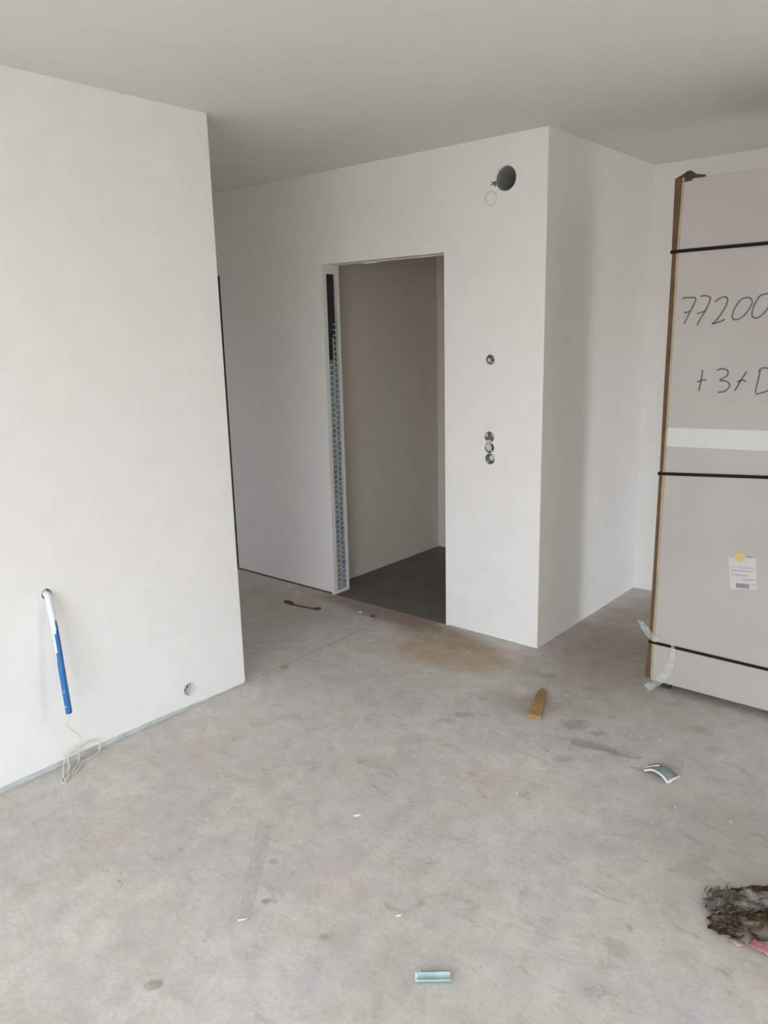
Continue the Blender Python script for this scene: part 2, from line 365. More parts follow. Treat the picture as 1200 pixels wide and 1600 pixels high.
# wall with the doorway
duct = P(790.5, 278.5, 1, YD); ring = P(767, 310, 1, YD); bx1 = P(766, 562, 1, YD)
D2X1 = -4.402
gang = [P(764.5, 683, 1, YD), P(764.5, 699.5, 1, YD), P(765.5, 717, 1, YD)]
wd = obj('wall_doorway', rounded_wall((XW, YD, 0), (XC, YD + TW, HC), lambda c: c.x > XC - 0.01 and c.y < YD + 0.01), M['wall']); struct(wd)
slot = box_bm((DX0 - 0.030, YD + 0.034, 0.02), (DX0 + 0.05, YD + 0.126, 2.035))
cuts = [box_bm((DX0, YD - 0.1, -0.1), (DX1, YD + TW + 0.1, DH)), box_bm((D2X1 - 0.93, YD - 0.1, -0.1), (D2X1, YD + TW + 0.1, DH)),
        box_bm((XW - 1, YD - 0.1, -0.1), (DX0 - 0.02, YD + 0.006, 0.012)), box_bm((DX1 + 0.02, YD - 0.1, -0.1), (XC + 1, YD + 0.004, 0.006)),
        cyl_bm((duct.x, YD - 0.05, duct.z), (0, 1, 0), 0.0605, 0.4, 48),
        cyl_bm((bx1.x, YD - 0.05, bx1.z), (0, 1, 0), 0.0265, 0.095, 32), slot]
for g in gang: cuts.append(cyl_bm((g.x, YD - 0.05, g.z), (0, 1, 0), 0.030, 0.09, 32))
carve(wd, cuts)
struct(obj('gap_shade_doorway', box_bm((D2X1 + 0.002, YD + 0.003, 0.0003), (DX0 - 0.022, YD + 0.0058, 0.0115)), M['gapshade']))  # dark strip painted in as shade of the gap under the plaster
bm = bmesh.new(); lathe(bm, (0, 0, 0), (0, 1, 0), [(0.038, 0.0002), (0.035, -0.0016), (0.030, -0.0016), (0.027, 0.0002)], 48)
o = obj('patched_ring', bm, M['ringplaster'], wd, True); o.location = (ring.x, YD, ring.z)
# block side, back wall, far walls
struct(obj('wall_block_side', box_bm((XC - 0.12, YD + TW, 0), (XC, YB + 0.1, HC)), M['wall']))
struct(obj('wall_back', box_bm((XC, YB, 0), (XR + OUT, YB + 0.2, HC)), M['wall']))
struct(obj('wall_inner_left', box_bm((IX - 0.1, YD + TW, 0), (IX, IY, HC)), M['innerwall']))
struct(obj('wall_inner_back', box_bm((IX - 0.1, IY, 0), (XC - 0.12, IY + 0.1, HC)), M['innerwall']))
wr = obj('wall_right', box_bm((XR, YR - OUT, 0), (XR + OUT, YB, HC)), M['wall']); struct(wr)
carve(wr, [box_bm((XR - 1, w_[0], w_[2]), (XR + 1, w_[1], w_[3])) for w_ in (SIDEWIN, ADDEDWIN_SIDE)])
we = obj('wall_rear', box_bm((XL - 0.1, YR - OUT, 0), (XR, YR, HC)), M['wall']); struct(we)
carve(we, [box_bm((REARWIN[0], YR - 1, REARWIN[2]), (REARWIN[1], YR + 1, REARWIN[3]))])

# frames of the daylight windows, two of them unseen and added for fill
M['frame'] = base('grey_window_frame', (0.25, 0.25, 0.25), 0.5)
def wframe(name, horiz, a0, a1, z0, z1, at, mull):
    bm = bmesh.new(); w_ = 0.06
    def bar(p0, p1, q0, q1):
        if horiz: box(bm, (p0, at - 0.035, q0), (p1, at + 0.035, q1))
        else: box(bm, (at - 0.035, p0, q0), (at + 0.035, p1, q1))
    bar(a0, a1, z0, z0 + w_); bar(a0, a1, z1 - w_, z1)
    for k in range(mull + 2):
        c_ = a0 + w_ / 2 + (a1 - a0 - w_) * k / (mull + 1); bar(c_ - w_ / 2, c_ + w_ / 2, z0 + w_, z1 - w_)
    return struct(obj(name, bm, M['frame']))
wframe('window_1', True, *REARWIN, YR - 0.18, 1)
wframe('window_2', False, *SIDEWIN, XR + 0.18, 0)
wframe('added_window_side', False, *ADDEDWIN_SIDE, XR + 0.18, 0)
wframe('added_window_end', False, *ADDEDWIN_END, XW - 0.07, 0)

# dark entrance door at the end of the passage
d2 = empty('door_2', (D2X1 - 0.465, YD + 0.02, 0)); struct(d2)
lf = obj('door_leaf', BX((-0.464, 0.0, 0.004), (0.464, 0.045, DH - 0.003), 0.003), M['darkdoor'], d2)
bm = bmesh.new(); tube(bm, spline([(-0.40, -0.001, 1.03), (-0.40, -0.05, 1.03), (-0.36, -0.055, 1.03), (-0.28, -0.055, 1.03)], 5), 0.009, 10)
obj('door_handle', bm, M['duct'], lf, True)

# doorway: perforated lath in the jamb, mortar behind it, dark cavity above
d1 = empty('door_1', (DX0, YD, 0)); struct(d1)
bm = bmesh.new(); box(bm, (-0.030, 0.0341, 0.021), (-0.0285, 0.1259, 2.034)); obj('cavity_back', bm, M['dark_gap'], d1)
bm = bmesh.new(); box(bm, (-0.0284, 0.0341, 1.52), (-0.0060, 0.096, 2.010)); obj('cavity_shade_strip', bm, M['dark_gap'], d1)  # black strip standing in for the deep shade of the cavity
bm = bmesh.new(); nz = 46; prev = None
for i in range(nz + 1):                            # uneven mortar fill, thinning out towards the top
    z = 0.021 + 1.60 * i / nz; t = i / nz
    y0, y1 = 0.0345 + (0.030 * max(0, t - 0.80) / 0.2), 0.1255
    d = -0.012 - 0.008 * random.random() - 0.012 * max(0, t - 0.85) / 0.15
    row = [bm.verts.new((d - 0.002 * random.random(), y0, z)), bm.verts.new((d + 0.004 * random.random(), (y0 + y1) / 2, z)), bm.verts.new((d, y1, z))]
    if prev:
        for k in range(2): bm.faces.new((prev[k], prev[k + 1], row[k + 1], row[k]))
    prev = row
obj('mortar_fill', bm, M['lathfill'], d1)
bm = bmesh.new()
for yb, wb, ztop in ((0.037, 0.005, 1.50), (0.079, 0.008, 1.66), (0.121, 0.008, 1.78)):
    box(bm, (-0.0045, yb - wb / 2, 0.021), (-0.002, yb + wb / 2, ztop))
k = 0; z = 0.035
while z < 1.74:
    if z < 1.50: box(bm, (-0.0043, 0.039, z), (-0.0021, 0.076, z + 0.007))
    box(bm, (-0.0043, 0.082, z + 0.015), (-0.0021, 0.118, z + 0.022)); z += 0.033
o = obj('perforated_lath', bm, M['mesh'], d1); o['kind'] = 'stuff'
# ragged plaster lip under the lintel and at the foot of the right jamb
bm = bmesh.new(); prev = None; N = 40
for i in range(N + 1):
    x = 0.003 + (DX1 - DX0 - 0.006) * i / N; h = 0.002 + 0.004 * random.random() + (0.006 if 12 <= i <= 16 else 0)
    row = [bm.verts.new((x, 0.085, DH + 0.002)), bm.verts.new((x, 0.085, DH - h)), bm.verts.new((x, 0.10, DH - h)), bm.verts.new((x, 0.10, DH + 0.002))]
    if prev:
        for j in range(3): bm.faces.new((prev[j], prev[j + 1], row[j + 1], row[j]))
    prev = row
obj('plaster_lip', bm, M['plaster'], d1)

# ------------------------------------------------------------------ ventilation duct in the wall
dt = empty('ventilation_duct', (duct.x, YD, duct.z))
tag(dt, 'round galvanised ventilation duct end in the wall high above the switch boxes', 'duct')
bm = bmesh.new(); prof = [(0.0600, 0.004), (0.0575, 0.0035)]
for i in range(30): prof.append((0.0575 - (0.0012 if i % 3 == 0 else 0), 0.005 + i * 0.010))
lathe(bm, (0, 0, 0), (0, 1, 0), prof, 48); obj('duct_pipe', bm, M['duct'], dt, True)
bm = bmesh.new(); cyl(bm, (0, 0.285, 0), (0, 1, 0), 0.0585, 0.01, 40); obj('duct_end', bm, M['dark_gap'], dt)
bm = bmesh.new(); lathe(bm, (0, 0, 0), (0, 1, 0), [(0.0605, 0.006), (0.063, -0.001), (0.0585, -0.0015), (0.058, 0.004)], 48); obj('plaster_collar', bm, M['wall'], dt, True)
bm = bmesh.new()
for dx, dz, s_ in ((-0.062, -0.012, 0.011), (-0.070, -0.016, 0.009), (-0.080, -0.008, 0.006), (-0.059, -0.024, 0.009), (-0.083, -0.020, 0.006)):
    bmesh.ops.create_icosphere(bm, subdivisions=1, radius=s_, matrix=Matrix.Translation((dx, 0.0005, dz)) @ Matrix.Diagonal((1, 0.35, 0.7, 1)))
obj('broken_plaster', bm, M['dark_bit'], dt)

# ------------------------------------------------------------------ wall boxes
def wall_box(name, p, label, group, r=0.0285, depth=0.040, seedv=1):
    random.seed(seedv)
    b_ = empty(name, (p.x, YD, p.z)); tag(b_, label, 'wall box', group)
    bm = bmesh.new(); lathe(bm, (0, 0, 0), (0, 1, 0), [(r + 0.0004, 0.001), (r - 0.002, 0.0), (r - 0.0025, 0.004), (r - 0.003, depth - 0.002), (0.001, depth - 0.001)], 32)
    obj('box_shell', bm, M['boxgrey'], b_, True)
    return b_
def lumps(parent, spots, mat, name='plaster_lump'):
    for (dx, dy, dz, s_, fz) in spots:
        bm = bmesh.new(); bmesh.ops.create_icosphere(bm, subdivisions=2, radius=s_)
        for v in bm.verts: v.co = Vector((v.co.x, v.co.y * 0.55, v.co.z * fz)) * (0.85 + 0.3 * random.random()) + Vector((dx, dy, dz))
        obj(name, bm, mat, parent, True)
b1 = wall_box('flush_box', bx1, 'single round flush box with mortar inside, beside the doorway at chest height', None, 0.026, 0.040, 3)
lumps(b1, [(-0.014, 0.012, -0.002, 0.010, 1.2), (-0.004, 0.020, -0.012, 0.011, 0.7), (0.012, 0.018, 0.010, 0.008, 1.0)], M['boxmortar'])
names = ('top round flush box of the three-gang column beside the doorway', 'middle flush box of the three-gang column, half filled with plaster', 'bottom round flush box of the three-gang column beside the doorway')
for k, g in enumerate(gang):
    b_ = wall_box('flush_box', g, names[k], 'three flush boxes in a column', 0.0295, 0.036, 11 + k)
    if k == 0: lumps(b_, [(-0.004, 0.006, -0.022, 0.020, 0.35), (-0.020, 0.005, 0.010, 0.010, 1.2), (0.020, 0.005, 0.014, 0.009, 1.2)], M['boxmortar'])
    if k == 1: lumps(b_, [(-0.008, 0.006, 0.002, 0.023, 1.0), (0.004, 0.004, 0.026, 0.014, 0.4), (0.014, 0.006, -0.020, 0.010, 0.8)], M['boxmortar'])
    if k == 2: lumps(b_, [(0.006, 0.008, 0.004, 0.017, 0.9), (0.020, 0.004, 0.018, 0.012, 1.0), (-0.018, 0.006, -0.016, 0.006, 1.0)], M['boxmortar'])
# low socket box in the left wall
sb = empty('socket_box', (XL, sock.y, sock.z)); tag(sb, 'white round socket box set low in the left wall near its free corner', 'wall box')
bm = bmesh.new(); lathe(bm, (0, 0, 0), (1, 0, 0), [(0.0305, -0.002), (0.0325, 0.0015), (0.0285, 0.002), (0.0275, -0.003), (0.0270, -0.046), (0.001, -0.047)], 36)
obj('box_shell', bm, M['plaster'], sb, True)
bm = bmesh.new(); lathe(bm, (0, 0, 0), (1, 0, 0), [(0.024, -0.024), (0.024, -0.019), (0.0185, -0.018), (0.0185, -0.024)], 30); obj('inner_ring', bm, M['plaster'], sb, True)
for s_ in (-1, 1):
    bm = bmesh.new(); tube(bm, spline([(-0.045, 0.005 * s_, 0.008), (-0.02, 0.012 * s_, 0.010), (-0.012, 0.002 * s_, -0.004), (-0.02, -0.010 * s_, -0.012)], 6), 0.0022, 8)
    obj('wire_end', bm, M['chip'], sb, True)

# ------------------------------------------------------------------ conduit hanging out of the left wall, with its cable
cn = empty('conduit', (XL, hole_tube.y, hole_tube.z)); tag(cn, 'blue conduit with white coated upper half hanging from hole in left wall', 'conduit')
def on(x, y, d): return P(x, y, 0, XL + d)
path = [Vector((XL - 0.05, hole_tube.y - 0.004, hole_tube.z + 0.006)), on(73, 929, 0.006), on(76, 938, 0.024), on(82, 965, 0.042), on(89, 1000, 0.058), on(98, 1055, 0.075), on(108, 1114, 0.090)]
pts = spline(path, 8); org = cn.location
pts = [p - org for p in pts]
cut = 33
bm = bmesh.new(); tube(bm, pts[cut - 10:], 0.0122, 18, False)
bl = obj('blue_section', bm, M['blue'], cn, True); md = bl.modifiers.new('wall', 'SOLIDIFY'); md.thickness = 0.0015
# white coat, running down further on one side of the tube
bm = bmesh.new(); rows = []; SG = 24
for i in range(cut + 12):
    t = (pts[min(i + 1, len(pts) - 1)] - pts[max(i - 1, 0)]).normalized(); a_ = rgt - t * rgt.dot(t); a_.normalize(); b_ = t.cross(a_)
    rows.append([bm.verts.new(pts[i] + (a_ * math.cos(k * 2 * math.pi / SG) + b_ * math.sin(k * 2 * math.pi / SG)) * 0.0130) for k in range(SG)])
for i in range(cut + 11):
    for k in range(SG):
        if i < cut - 1 - 7.5 * math.cos((k + 0.5) * 2 * math.pi / SG) + 1.2 * math.sin(k * 2.3): bm.faces.new((rows[i][k], rows[i][(k + 1) % SG], rows[i + 1][(k + 1) % SG], rows[i + 1][k]))
bmesh.ops.delete(bm, geom=[v for v in bm.verts if not v.link_faces], context='VERTS')
obj('coated_section', bm, M['white_pl'], cn, True)
for q, i in enumerate((46, 43)):
    bm = bmesh.new(); bmesh.ops.create_icosphere(bm, subdivisions=1, radius=0.003, matrix=Matrix.Translation(pts[i] + rgt * (0.004 * (q - 1)) - fwd * 0.0125))
    obj('paint_splash', bm, M['white_pl'], cn)
cb = empty('cable', F(118, 1200)); tag(cb, 'thin cream cable coiled on the floor below the blue conduit', 'cable')
e0 = pts[-1] + org
wp = [e0 + (pts[-6] - pts[-1]) * 0.8, e0, on(106, 1123, 0.092), on(105, 1132, 0.09), on(113, 1141, 0.085), on(124, 1150, 0.08), on(124, 1166, 0.075), F(122, 1183, 0.012), F(112, 1196, 0.004), F(100, 1213, 0.004), F(97, 1221, 0.004),
      F(103, 1222, 0.004), F(108, 1200, 0.02), F(106, 1184, 0.05), on(112, 1172, 0.030), on(122, 1171, 0.04), F(123, 1190, 0.01), F(110, 1212, 0.004), F(102, 1220, 0.01), F(99, 1200, 0.025), on(104, 1182, 0.03),
      on(120, 1172, 0.022), on(138, 1160, 0.018), on(152, 1157, 0.016), on(156, 1163, 0.018), F(154, 1175, 0.006), F(140, 1185, 0.004), F(124, 1192, 0.004), F(112, 1208, 0.004), F(120, 1205, 0.004), F(128, 1190, 0.012)]
bm = bmesh.new(); tube(bm, [p - cb.location for p in spline(wp, 8)], 0.0026, 8); obj('cable_strand', bm, M['cable'], cb, True)

# ------------------------------------------------------------------ upright strapped pack of boards
PY = 3.438; PX0, PX1, PZ0, PZ1 = -1.286, -0.06, 0.040, 2.268
pk = empty('strapped_board_pack', (PX0, PY, 0)); tag(pk, 'tall cardboard-wrapped pack with black straps and handwritten numbers standing on the floor', 'package')
def L(v): return Vector(v) - Vector((PX0, PY, 0))
PW = PX1 - PX0
obj('front_sheet', BX((0.014, 0.0, PZ0), (PW, 0.020, PZ1), 0.003), M['card'], pk)
# deep carton behind the front sheet, with its two flap seams
PD = 0.66
cbd = obj('carton_body', BX((0.004, 0.0205, PZ0 + 0.002), (PW - 0.004, PD - 0.012, PZ1 - 0.004), 0.003), M['tan'], pk)
obj('rear_sheet', BX((0.010, PD - 0.0115, PZ0), (PW, PD, PZ1), 0.003), M['card'], pk)
obj('side_seam', BX((0.002, 0.30, PZ0 + 0.01), (0.0045, 0.36, PZ1 - 0.01)), M['band'], cbd)
bm = bmesh.new()                                    # brown corner angle, a little crooked, wider at the top
def strip(bm, xs, zs, y, th):
    rows = []
    for (a, b), z in zip(xs, zs):
        rows.append([bm.verts.new((a, y - th, z)), bm.verts.new((b, y - th, z)), bm.verts.new((b, y + 0.001, z)), bm.verts.new((a, y + 0.03, z))])
    for i in range(len(rows) - 1):
        for k in range(4): bm.faces.new((rows[i][k], rows[i][(k + 1) % 4], rows[i + 1][(k + 1) % 4], rows[i + 1][k]))
    bm.faces.new(rows[0][::-1]); bm.faces.new(rows[-1])
zs = [0.05, 0.22, 0.25, 0.6, 1.0, 1.06, 1.4, 1.8, 1.97, 2.0, 2.15, 2.275]
strip(bm, [(-0.014, 0.012), (-0.004, 0.012), (-0.003, 0.013), (-0.002, 0.014), (0.0, 0.014), (0.002, 0.016), (0.0, 0.018), (0.001, 0.020), (0.002, 0.018), (-0.001, 0.020), (-0.003, 0.024), (-0.004, 0.026)], zs, 0.0, 0.004)
obj('corner_angle', bm, M['brown'], pk)
bm = bmesh.new()
strip(bm, [(0.0125, 0.024), (0.012, 0.024), (0.013, 0.025), (0.014, 0.024), (0.014, 0.026), (0.016, 0.026), (0.018, 0.026), (0.020, 0.028), (0.018, 0.028), (0.020, 0.030), (0.024, 0.033), (0.026, 0.035)], zs, 0.0, 0.002)
obj('corner_angle_liner', bm, M['tan'], pk)
# torn flap sticking up at the corner
bm = bmesh.new(); fp = [(-0.003, -0.004, 2.255), (0.001, -0.002, 2.277), (0.020, 0.002, 2.286), (0.044, 0.004, 2.300), (0.058, 0.004, 2.299), (0.078, 0.004, 2.284), (0.116, 0.004, 2.276), (0.108, 0.002, 2.262)]
va = [bm.verts.new(p) for p in fp]; vb = [bm.verts.new((p[0], p[1] + 0.012 + 0.02 * (p[2] - 2.26), p[2])) for p in fp]
bm.faces.new(va); bm.faces.new(vb[::-1])
for i in range(len(fp)): bm.faces.new((va[i], vb[i], vb[(i + 1) % len(fp)], va[(i + 1) % len(fp)]))
obj('torn_flap', bm, M['flap'], pk)
# straps: three black hoops round the pack
def hoop(name, z0, z1, hh, mat, off):
    bm = bmesh.new(); DP = PD
    c_ = [(-0.006 - off, -0.005 - off, z0), (PW + off, -off - 0.003, z1), (PW + off, DP + off, z1), (-0.006 - off, DP + off, z0)]
    ro = [[bm.verts.new((x, y, z + dz)) for x, y, z in c_] for dz in (-hh / 2, hh / 2)]
    ri = [[bm.verts.new((x + (0.0012 if x < 0.5 else -0.0012), y + (0.0012 if y < 0.1 else -0.0012), z + dz)) for x, y, z in c_] for dz in (-hh / 2, hh / 2)]
    for k in range(4):
        j = (k + 1) % 4
        bm.faces.new((ro[0][k], ro[0][j], ro[1][j], ro[1][k])); bm.faces.new((ri[0][k], ri[1][k], ri[1][j], ri[0][j]))
        bm.faces.new((ro[1][k], ro[1][j], ri[1][j], ri[1][k])); bm.faces.new((ro[0][k], ri[0][k], ri[0][j], ro[0][j]))
    return obj(name, bm, mat, pk)
hoop('strap', 1.986, 1.998, 0.014, M['strap'], 0.0)
hoop('strap', 1.037, 1.115, 0.014, M['strap'], 0.0)
hoop('strap', 0.232, 0.232, 0.014, M['strap'], 0.0)
bm = bmesh.new()
za = P(1040, 668, 1, PY).z; zb = P(1036, 697, 1, PY).z
vs = [bm.verts.new(p) for p in ((0.016, -0.0012, zb), (PW, -0.0012, zb + 0.035), (PW, -0.0012, za + 0.035), (0.016, -0.0012, za))]
vb = [bm.verts.new((v.co.x, 0.0005, v.co.z)) for v in vs]
bm.faces.new(vs); bm.faces.new(vb[::-1])
for k in range(4): bm.faces.new((vs[k], vb[k], vb[(k + 1) % 4], vs[(k + 1) % 4]))
wb_ = obj('white_band', bm, M['band'], pk); wb_['label'] = 'wide white tape band'
# handwriting, drawn as marker strokes on the sheet
STROKES = [
    [(1066, 466), (1076, 465), (1087, 466), (1084, 476), (1077, 490), (1069, 506)], [(1069, 489), (1080, 486)],
    [(1094, 463), (1103, 462), (1110, 466), (1105, 480), (1097, 494), (1089, 508)], [(1089, 490), (1103, 486)],
    [(1117, 472), (1125, 466), (1134, 464), (1137, 470), (1131, 484), (1120, 500), (1113, 506), (1124, 503), (1133, 499)],
    [(1166, 465), (1158, 468), (1149, 480), (1144, 494), (1147, 499), (1156, 498), (1167, 488), (1175, 474), (1173, 466), (1166, 465)],
    [(1193, 460), (1186, 464), (1178, 478), (1175, 492), (1180, 497), (1190, 493), (1200, 481), (1206, 468), (1202, 459), (1193, 460)],
    [(1098, 578), (1096, 592), (1092, 611)], [(1090, 597), (1097, 594), (1104, 594)],
    [(1120, 579), (1128, 576), (1137, 579), (1136, 587), (1125, 594), (1136, 596), (1140, 603), (1133, 611), (1122, 613)],
    [(1167, 580), (1158, 594), (1148, 611)], [(1152, 597), (1159, 594), (1166, 596)],
    [(1188, 578), (1184, 596), (1180, 614)], [(1185, 580), (1192, 575), (1203, 577), (1213, 586), (1211, 600), (1198, 611), (1180, 616)],
]
for si, st in enumerate(STROKES):
    q = [P(x, y, 1, PY) for x, y in st]; q = spline([L(p) for p in q], 6)
    bm = bmesh.new(); prev = None
    for i, p in enumerate(q):
        t = (q[min(i + 1, len(q) - 1)] - q[max(i - 1, 0)]).normalized(); nn = Vector((-t.z, 0, t.x)); w_ = 0.0031
        row = [bm.verts.new((p.x + nn.x * w_ * s_, -0.0008, p.z + nn.z * w_ * s_)) for s_ in (-1, 1)]
        if prev: bm.faces.new((prev[0], prev[1], row[1], row[0]))
        prev = row
    obj('marker_stroke', bm, M['ink'], pk)
# delivery label
def quadpx(name, corners, mat, parent, y, conv=True):
    bm = bmesh.new(); vs = []
    for (x, y_) in corners:
        p = L(P(x, y_, 1, PY)); vs.append(bm.verts.new((p.x, y, p.z)))
    bm.faces.new(vs); o_ = obj(name, bm, mat, parent); return o_
lb = quadpx('delivery_label', [(1138, 871), (1181, 872), (1183, 921), (1141, 920)], M['paper'], pk, -0.0006); lb['label'] = 'white paper delivery label with print'
bm = bmesh.new(); c_ = L(P(1156, 871, 1, PY)); cyl(bm, (c_.x, -0.0008, c_.z), (0, -1, 0), 0.021, 0.0003, 28); obj('dot_sticker', bm, M['yellow'], lb)
for x0, x1, y0, y1, mt in ((1140, 1180, 884, 886, 'print2'), (1142, 1176, 889, 892, 'print2'), (1143, 1170, 896, 899, 'print2'), (1160, 1181, 903, 907, 'print2'), (1150, 1171, 911, 918, 'print'), (1166, 1176, 869, 871, 'print'), (1172, 1181, 912, 915, 'print2')):
    quadpx('print_line', [(x0, y0), (x1, y0 + (x1 - x0) * 0.09), (x1, y1 + (x1 - x0) * 0.09), (x0, y1)], M[mt], lb, -0.0009)
# bearers
for x0 in (0.004, 0.55, 1.08):
    obj('bearer', BX((x0, 0.035, 0.0), (x0 + 0.09, PD - 0.03, PZ0 + 0.004), 0.002), M['darkwood'], pk)
# torn wrapping film at the lower corner
def sheet(name, rows, mat, parent=None, th=0.0):
    bm = bmesh.new(); g = [[bm.verts.new(p) for p in r_] for r_ in rows]
    for i in range(len(g) - 1):
        for k in range(len(g[0]) - 1): bm.faces.new((g[i][k], g[i][k + 1], g[i + 1][k + 1], g[i + 1][k]))
    o_ = obj(name, bm, mat, parent, True)
    if th: md_ = o_.modifiers.new('th', 'SOLIDIFY'); md_.thickness = th
    return o_
def pf(x, y, d): return L(P(x, y, 1, PY - d))
sheet('film_tail', [[pf(1050, 1000, 0.008), pf(1056, 1016, 0.008)], [pf(1046, 1030, 0.018), pf(1054, 1038, 0.014)], [pf(1036, 1048, 0.022), pf(1048, 1054, 0.018)], [pf(1022, 1062, 0.03), pf(1032, 1070, 0.03)], [pf(1006, 1070, 0.035), pf(1014, 1080, 0.045)]], M['film'], pk)
sheet('film_tail', [[pf(996, 968, 0.015), pf(1006, 972, 0.02)], [pf(1002, 982, 0.012), pf(1013, 980, 0.02)], [pf(1010, 994, 0.009), pf(1020, 990, 0.01)], [pf(1022, 1004, 0.009), pf(1032, 1000, 0.009)]], M['film'], pk)

# ------------------------------------------------------------------ scraps on the floor
# wooden wedge
a = F(835, 1124); b = F(848, 1077); ax_ = (b - a); ln_ = ax_.length; rz = math.atan2(ax_.y, ax_.x)
wz = empty('wooden_wedge', a, rz); tag(wz, 'short yellow-brown wooden wedge lying on the screed', 'wood scrap')
bm = bmesh.new()
pr = [(0, 0.030, 0.022), (ln_ * 0.5, 0.027, 0.018), (ln_ * 0.85, 0.022, 0.010), (ln_, 0.010, 0.004)]
rows = [[bm.verts.new((x, -w_, 0)), bm.verts.new((x, w_, 0)), bm.verts.new((x, w_ * 0.86, h)), bm.verts.new((x, -w_ * 0.95, h))] for x, w_, h in pr]
for i in range(3):
    for k in range(4): bm.faces.new((rows[i][k], rows[i][(k + 1) % 4], rows[i + 1][(k + 1) % 4], rows[i + 1][k]))
bm.faces.new(rows[0][::-1]); bm.faces.new(rows[-1])
obj('wedge_body', bm, M['wood'], wz)
# bent slate-grey plastic strip with white edges
bs = empty('bent_plastic_strip', F(1032, 1212)); tag(bs, 'curved slate-grey plastic strip with white edges lying on the screed before the pack', 'plastic scrap')
org = bs.location
fe = spline([F(1007, 1204, 0.006), F(1019, 1203, 0.016), F(1031, 1209, 0.018), F(1038, 1216, 0.012), F(1043, 1223, 0.002)], 5)
be = spline([F(1012, 1195, 0.004), F(1030, 1193, 0.020), F(1044, 1198, 0.024), F(1054, 1206, 0.016), F(1062, 1213, 0.004)], 5)
sheet('strip_body', [[f_ - org + (b_ - f_) * t for t in (0, 0.5, 1)] for f_, b_ in zip(fe, be)], M['scrapgrey'], bs, 0.003)
def edge(name, ptsw, r, mat, par):
    bm = bmesh.new(); tube(bm, [p - par.location for p in ptsw], r, 8); return obj(name, bm, mat, par, True)
edge('strip_edge', fe, 0.0045, M['scrapwhite'], bs)
edge('strip_edge', [fe[-1], (fe[-1] + be[-1]) / 2 + Vector((0, 0, 0.003)), be[-1]], 0.0045, M['scrapwhite'], bs)
edge('strip_edge', [fe[0] + (be[0] - fe[0]) * t for t in (0.45, 0.6)] + [fe[6] + (be[6] - fe[6]) * 0.75], 0.004, M['scrapwhite'], bs)
# pale blue offcut, shallow gutter shape
bo = empty('blue_offcut', F(679, 1536)); tag(bo, 'pale blue plastic gutter-shaped offcut lying alone on the screed', 'plastic scrap')
org = bo.location; A = F(649, 1542); B = F(705, 1541); U = (B - A); V = Vector((-U.y, U.x, 0)).normalized()
rows = []
for i in range(13):
    t = i / 12; bow = 0.006 * (1 - (2 * t - 1) ** 2)
    rows.append([A + U * t + V * (s_ * 0.030 + bow * 0.5) + Vector((0, 0, 0.002 + 0.014 * (2 * s_ - 1) ** 2 + 0.003 * (2 * t - 1) ** 2)) - org for s_ in (0, 0.15, 0.35, 0.6, 0.85, 1.0)])
sheet('offcut_body', rows, M['scrapblue'], bo, 0.002)
bm = bmesh.new(); tube(bm, [r_[-1] for r_ in rows[2:]], 0.0016, 8); obj('offcut_rim', bm, M['brown'], bo, True)
# frosted tape strip
tp = empty('tape_strip', F(398, 1360)); tag(tp, 'frosted translucent tape strip stuck flat on the screed', 'tape')
org = tp.location; la, lb_ = spline([F(402, 1284), F(390, 1350), F(374, 1420), F(368, 1440)], 4), spline([F(426, 1286), F(411, 1355), F(396, 1420), F(388, 1440)], 4)
sheet('tape_film', [[p - org + Vector((0, 0, 0.0012)), q - org + Vector((0, 0, 0.0012))] for p, q in zip(la, lb_)], M['tape'], tp)
bm = bmesh.new(); tube(bm, [F(372, 1438, 0.0025) - org, F(379, 1437, 0.004) - org, F(386, 1435, 0.0025) - org], 0.0022, 8); obj('curled_end', bm, M['chip'], tp, True)
# stick with dark knots in front of the doorway
sk = empty('dark_tie', F(472, 946)); tag(sk, 'thin dark wire tie with a lump at each end lying in the passage', 'wire')
org = sk.location
bm = bmesh.new(); tube(bm, [F(x, y, 0.006) - org for x, y in ((446, 941), (460, 945), (480, 949), (498, 952))], 0.0045, 8); obj('tie_wire', bm, M['brown'], sk, True)
def lumpy(name, wpt, sx_, sy_, sz_, rz_, mat, parent=None, sub=2, jit=0.25):
    bm = bmesh.new(); bmesh.ops.create_icosphere(bm, subdivisions=sub, radius=1)
    R_ = Matrix.Rotation(rz_, 3, 'Z')
    for v in bm.verts:
        c_ = v.co * (1 - jit / 2 + jit * random.random()); c_ = Vector((c_.x * sx_, c_.y * sy_, max(c_.z, -0.6) * sz_ + 0.6 * sz_)); v.co = R_ @ c_
    o_ = obj(name, bm, mat, parent, False)
    o_.location = wpt
    return o_
dirx = (F(498, 952) - F(446, 941)); rz = math.atan2(dirx.y, dirx.x)
lumpy('tie_end', F(451, 942) - org, 0.045, 0.016, 0.009, rz, M['dark_bit'], sk)
lumpy('tie_end', F(496, 952) - org, 0.024, 0.011, 0.008, rz + 0.8, M['dark_bit'], sk)
tag(lumpy('dirt_clod', F(583, 964), 0.022, 0.012, 0.008, 0.4, M['dark_bit']), 'small dark dirt clod lying in front of the doorway threshold', 'dirt')
tag(lumpy('dirt_clod', F(444, 1044), 0.020, 0.008, 0.006, 0.9, M['wood']), 'small brown dirt clod lying just past the left wall corner', 'dirt')
tag(lumpy('plaster_chip', F(563, 957), 0.012, 0.007, 0.004, 0.4, M['chip'], None, 1), 'tiny white plaster chip on the brown dust by the threshold', 'chip')
tag(lumpy('plaster_chip', F(558, 1275), 0.016, 0.005, 0.004, 0.9, M['chip'], None, 1), 'long white plaster chip lying alone on the bare screed', 'chip')
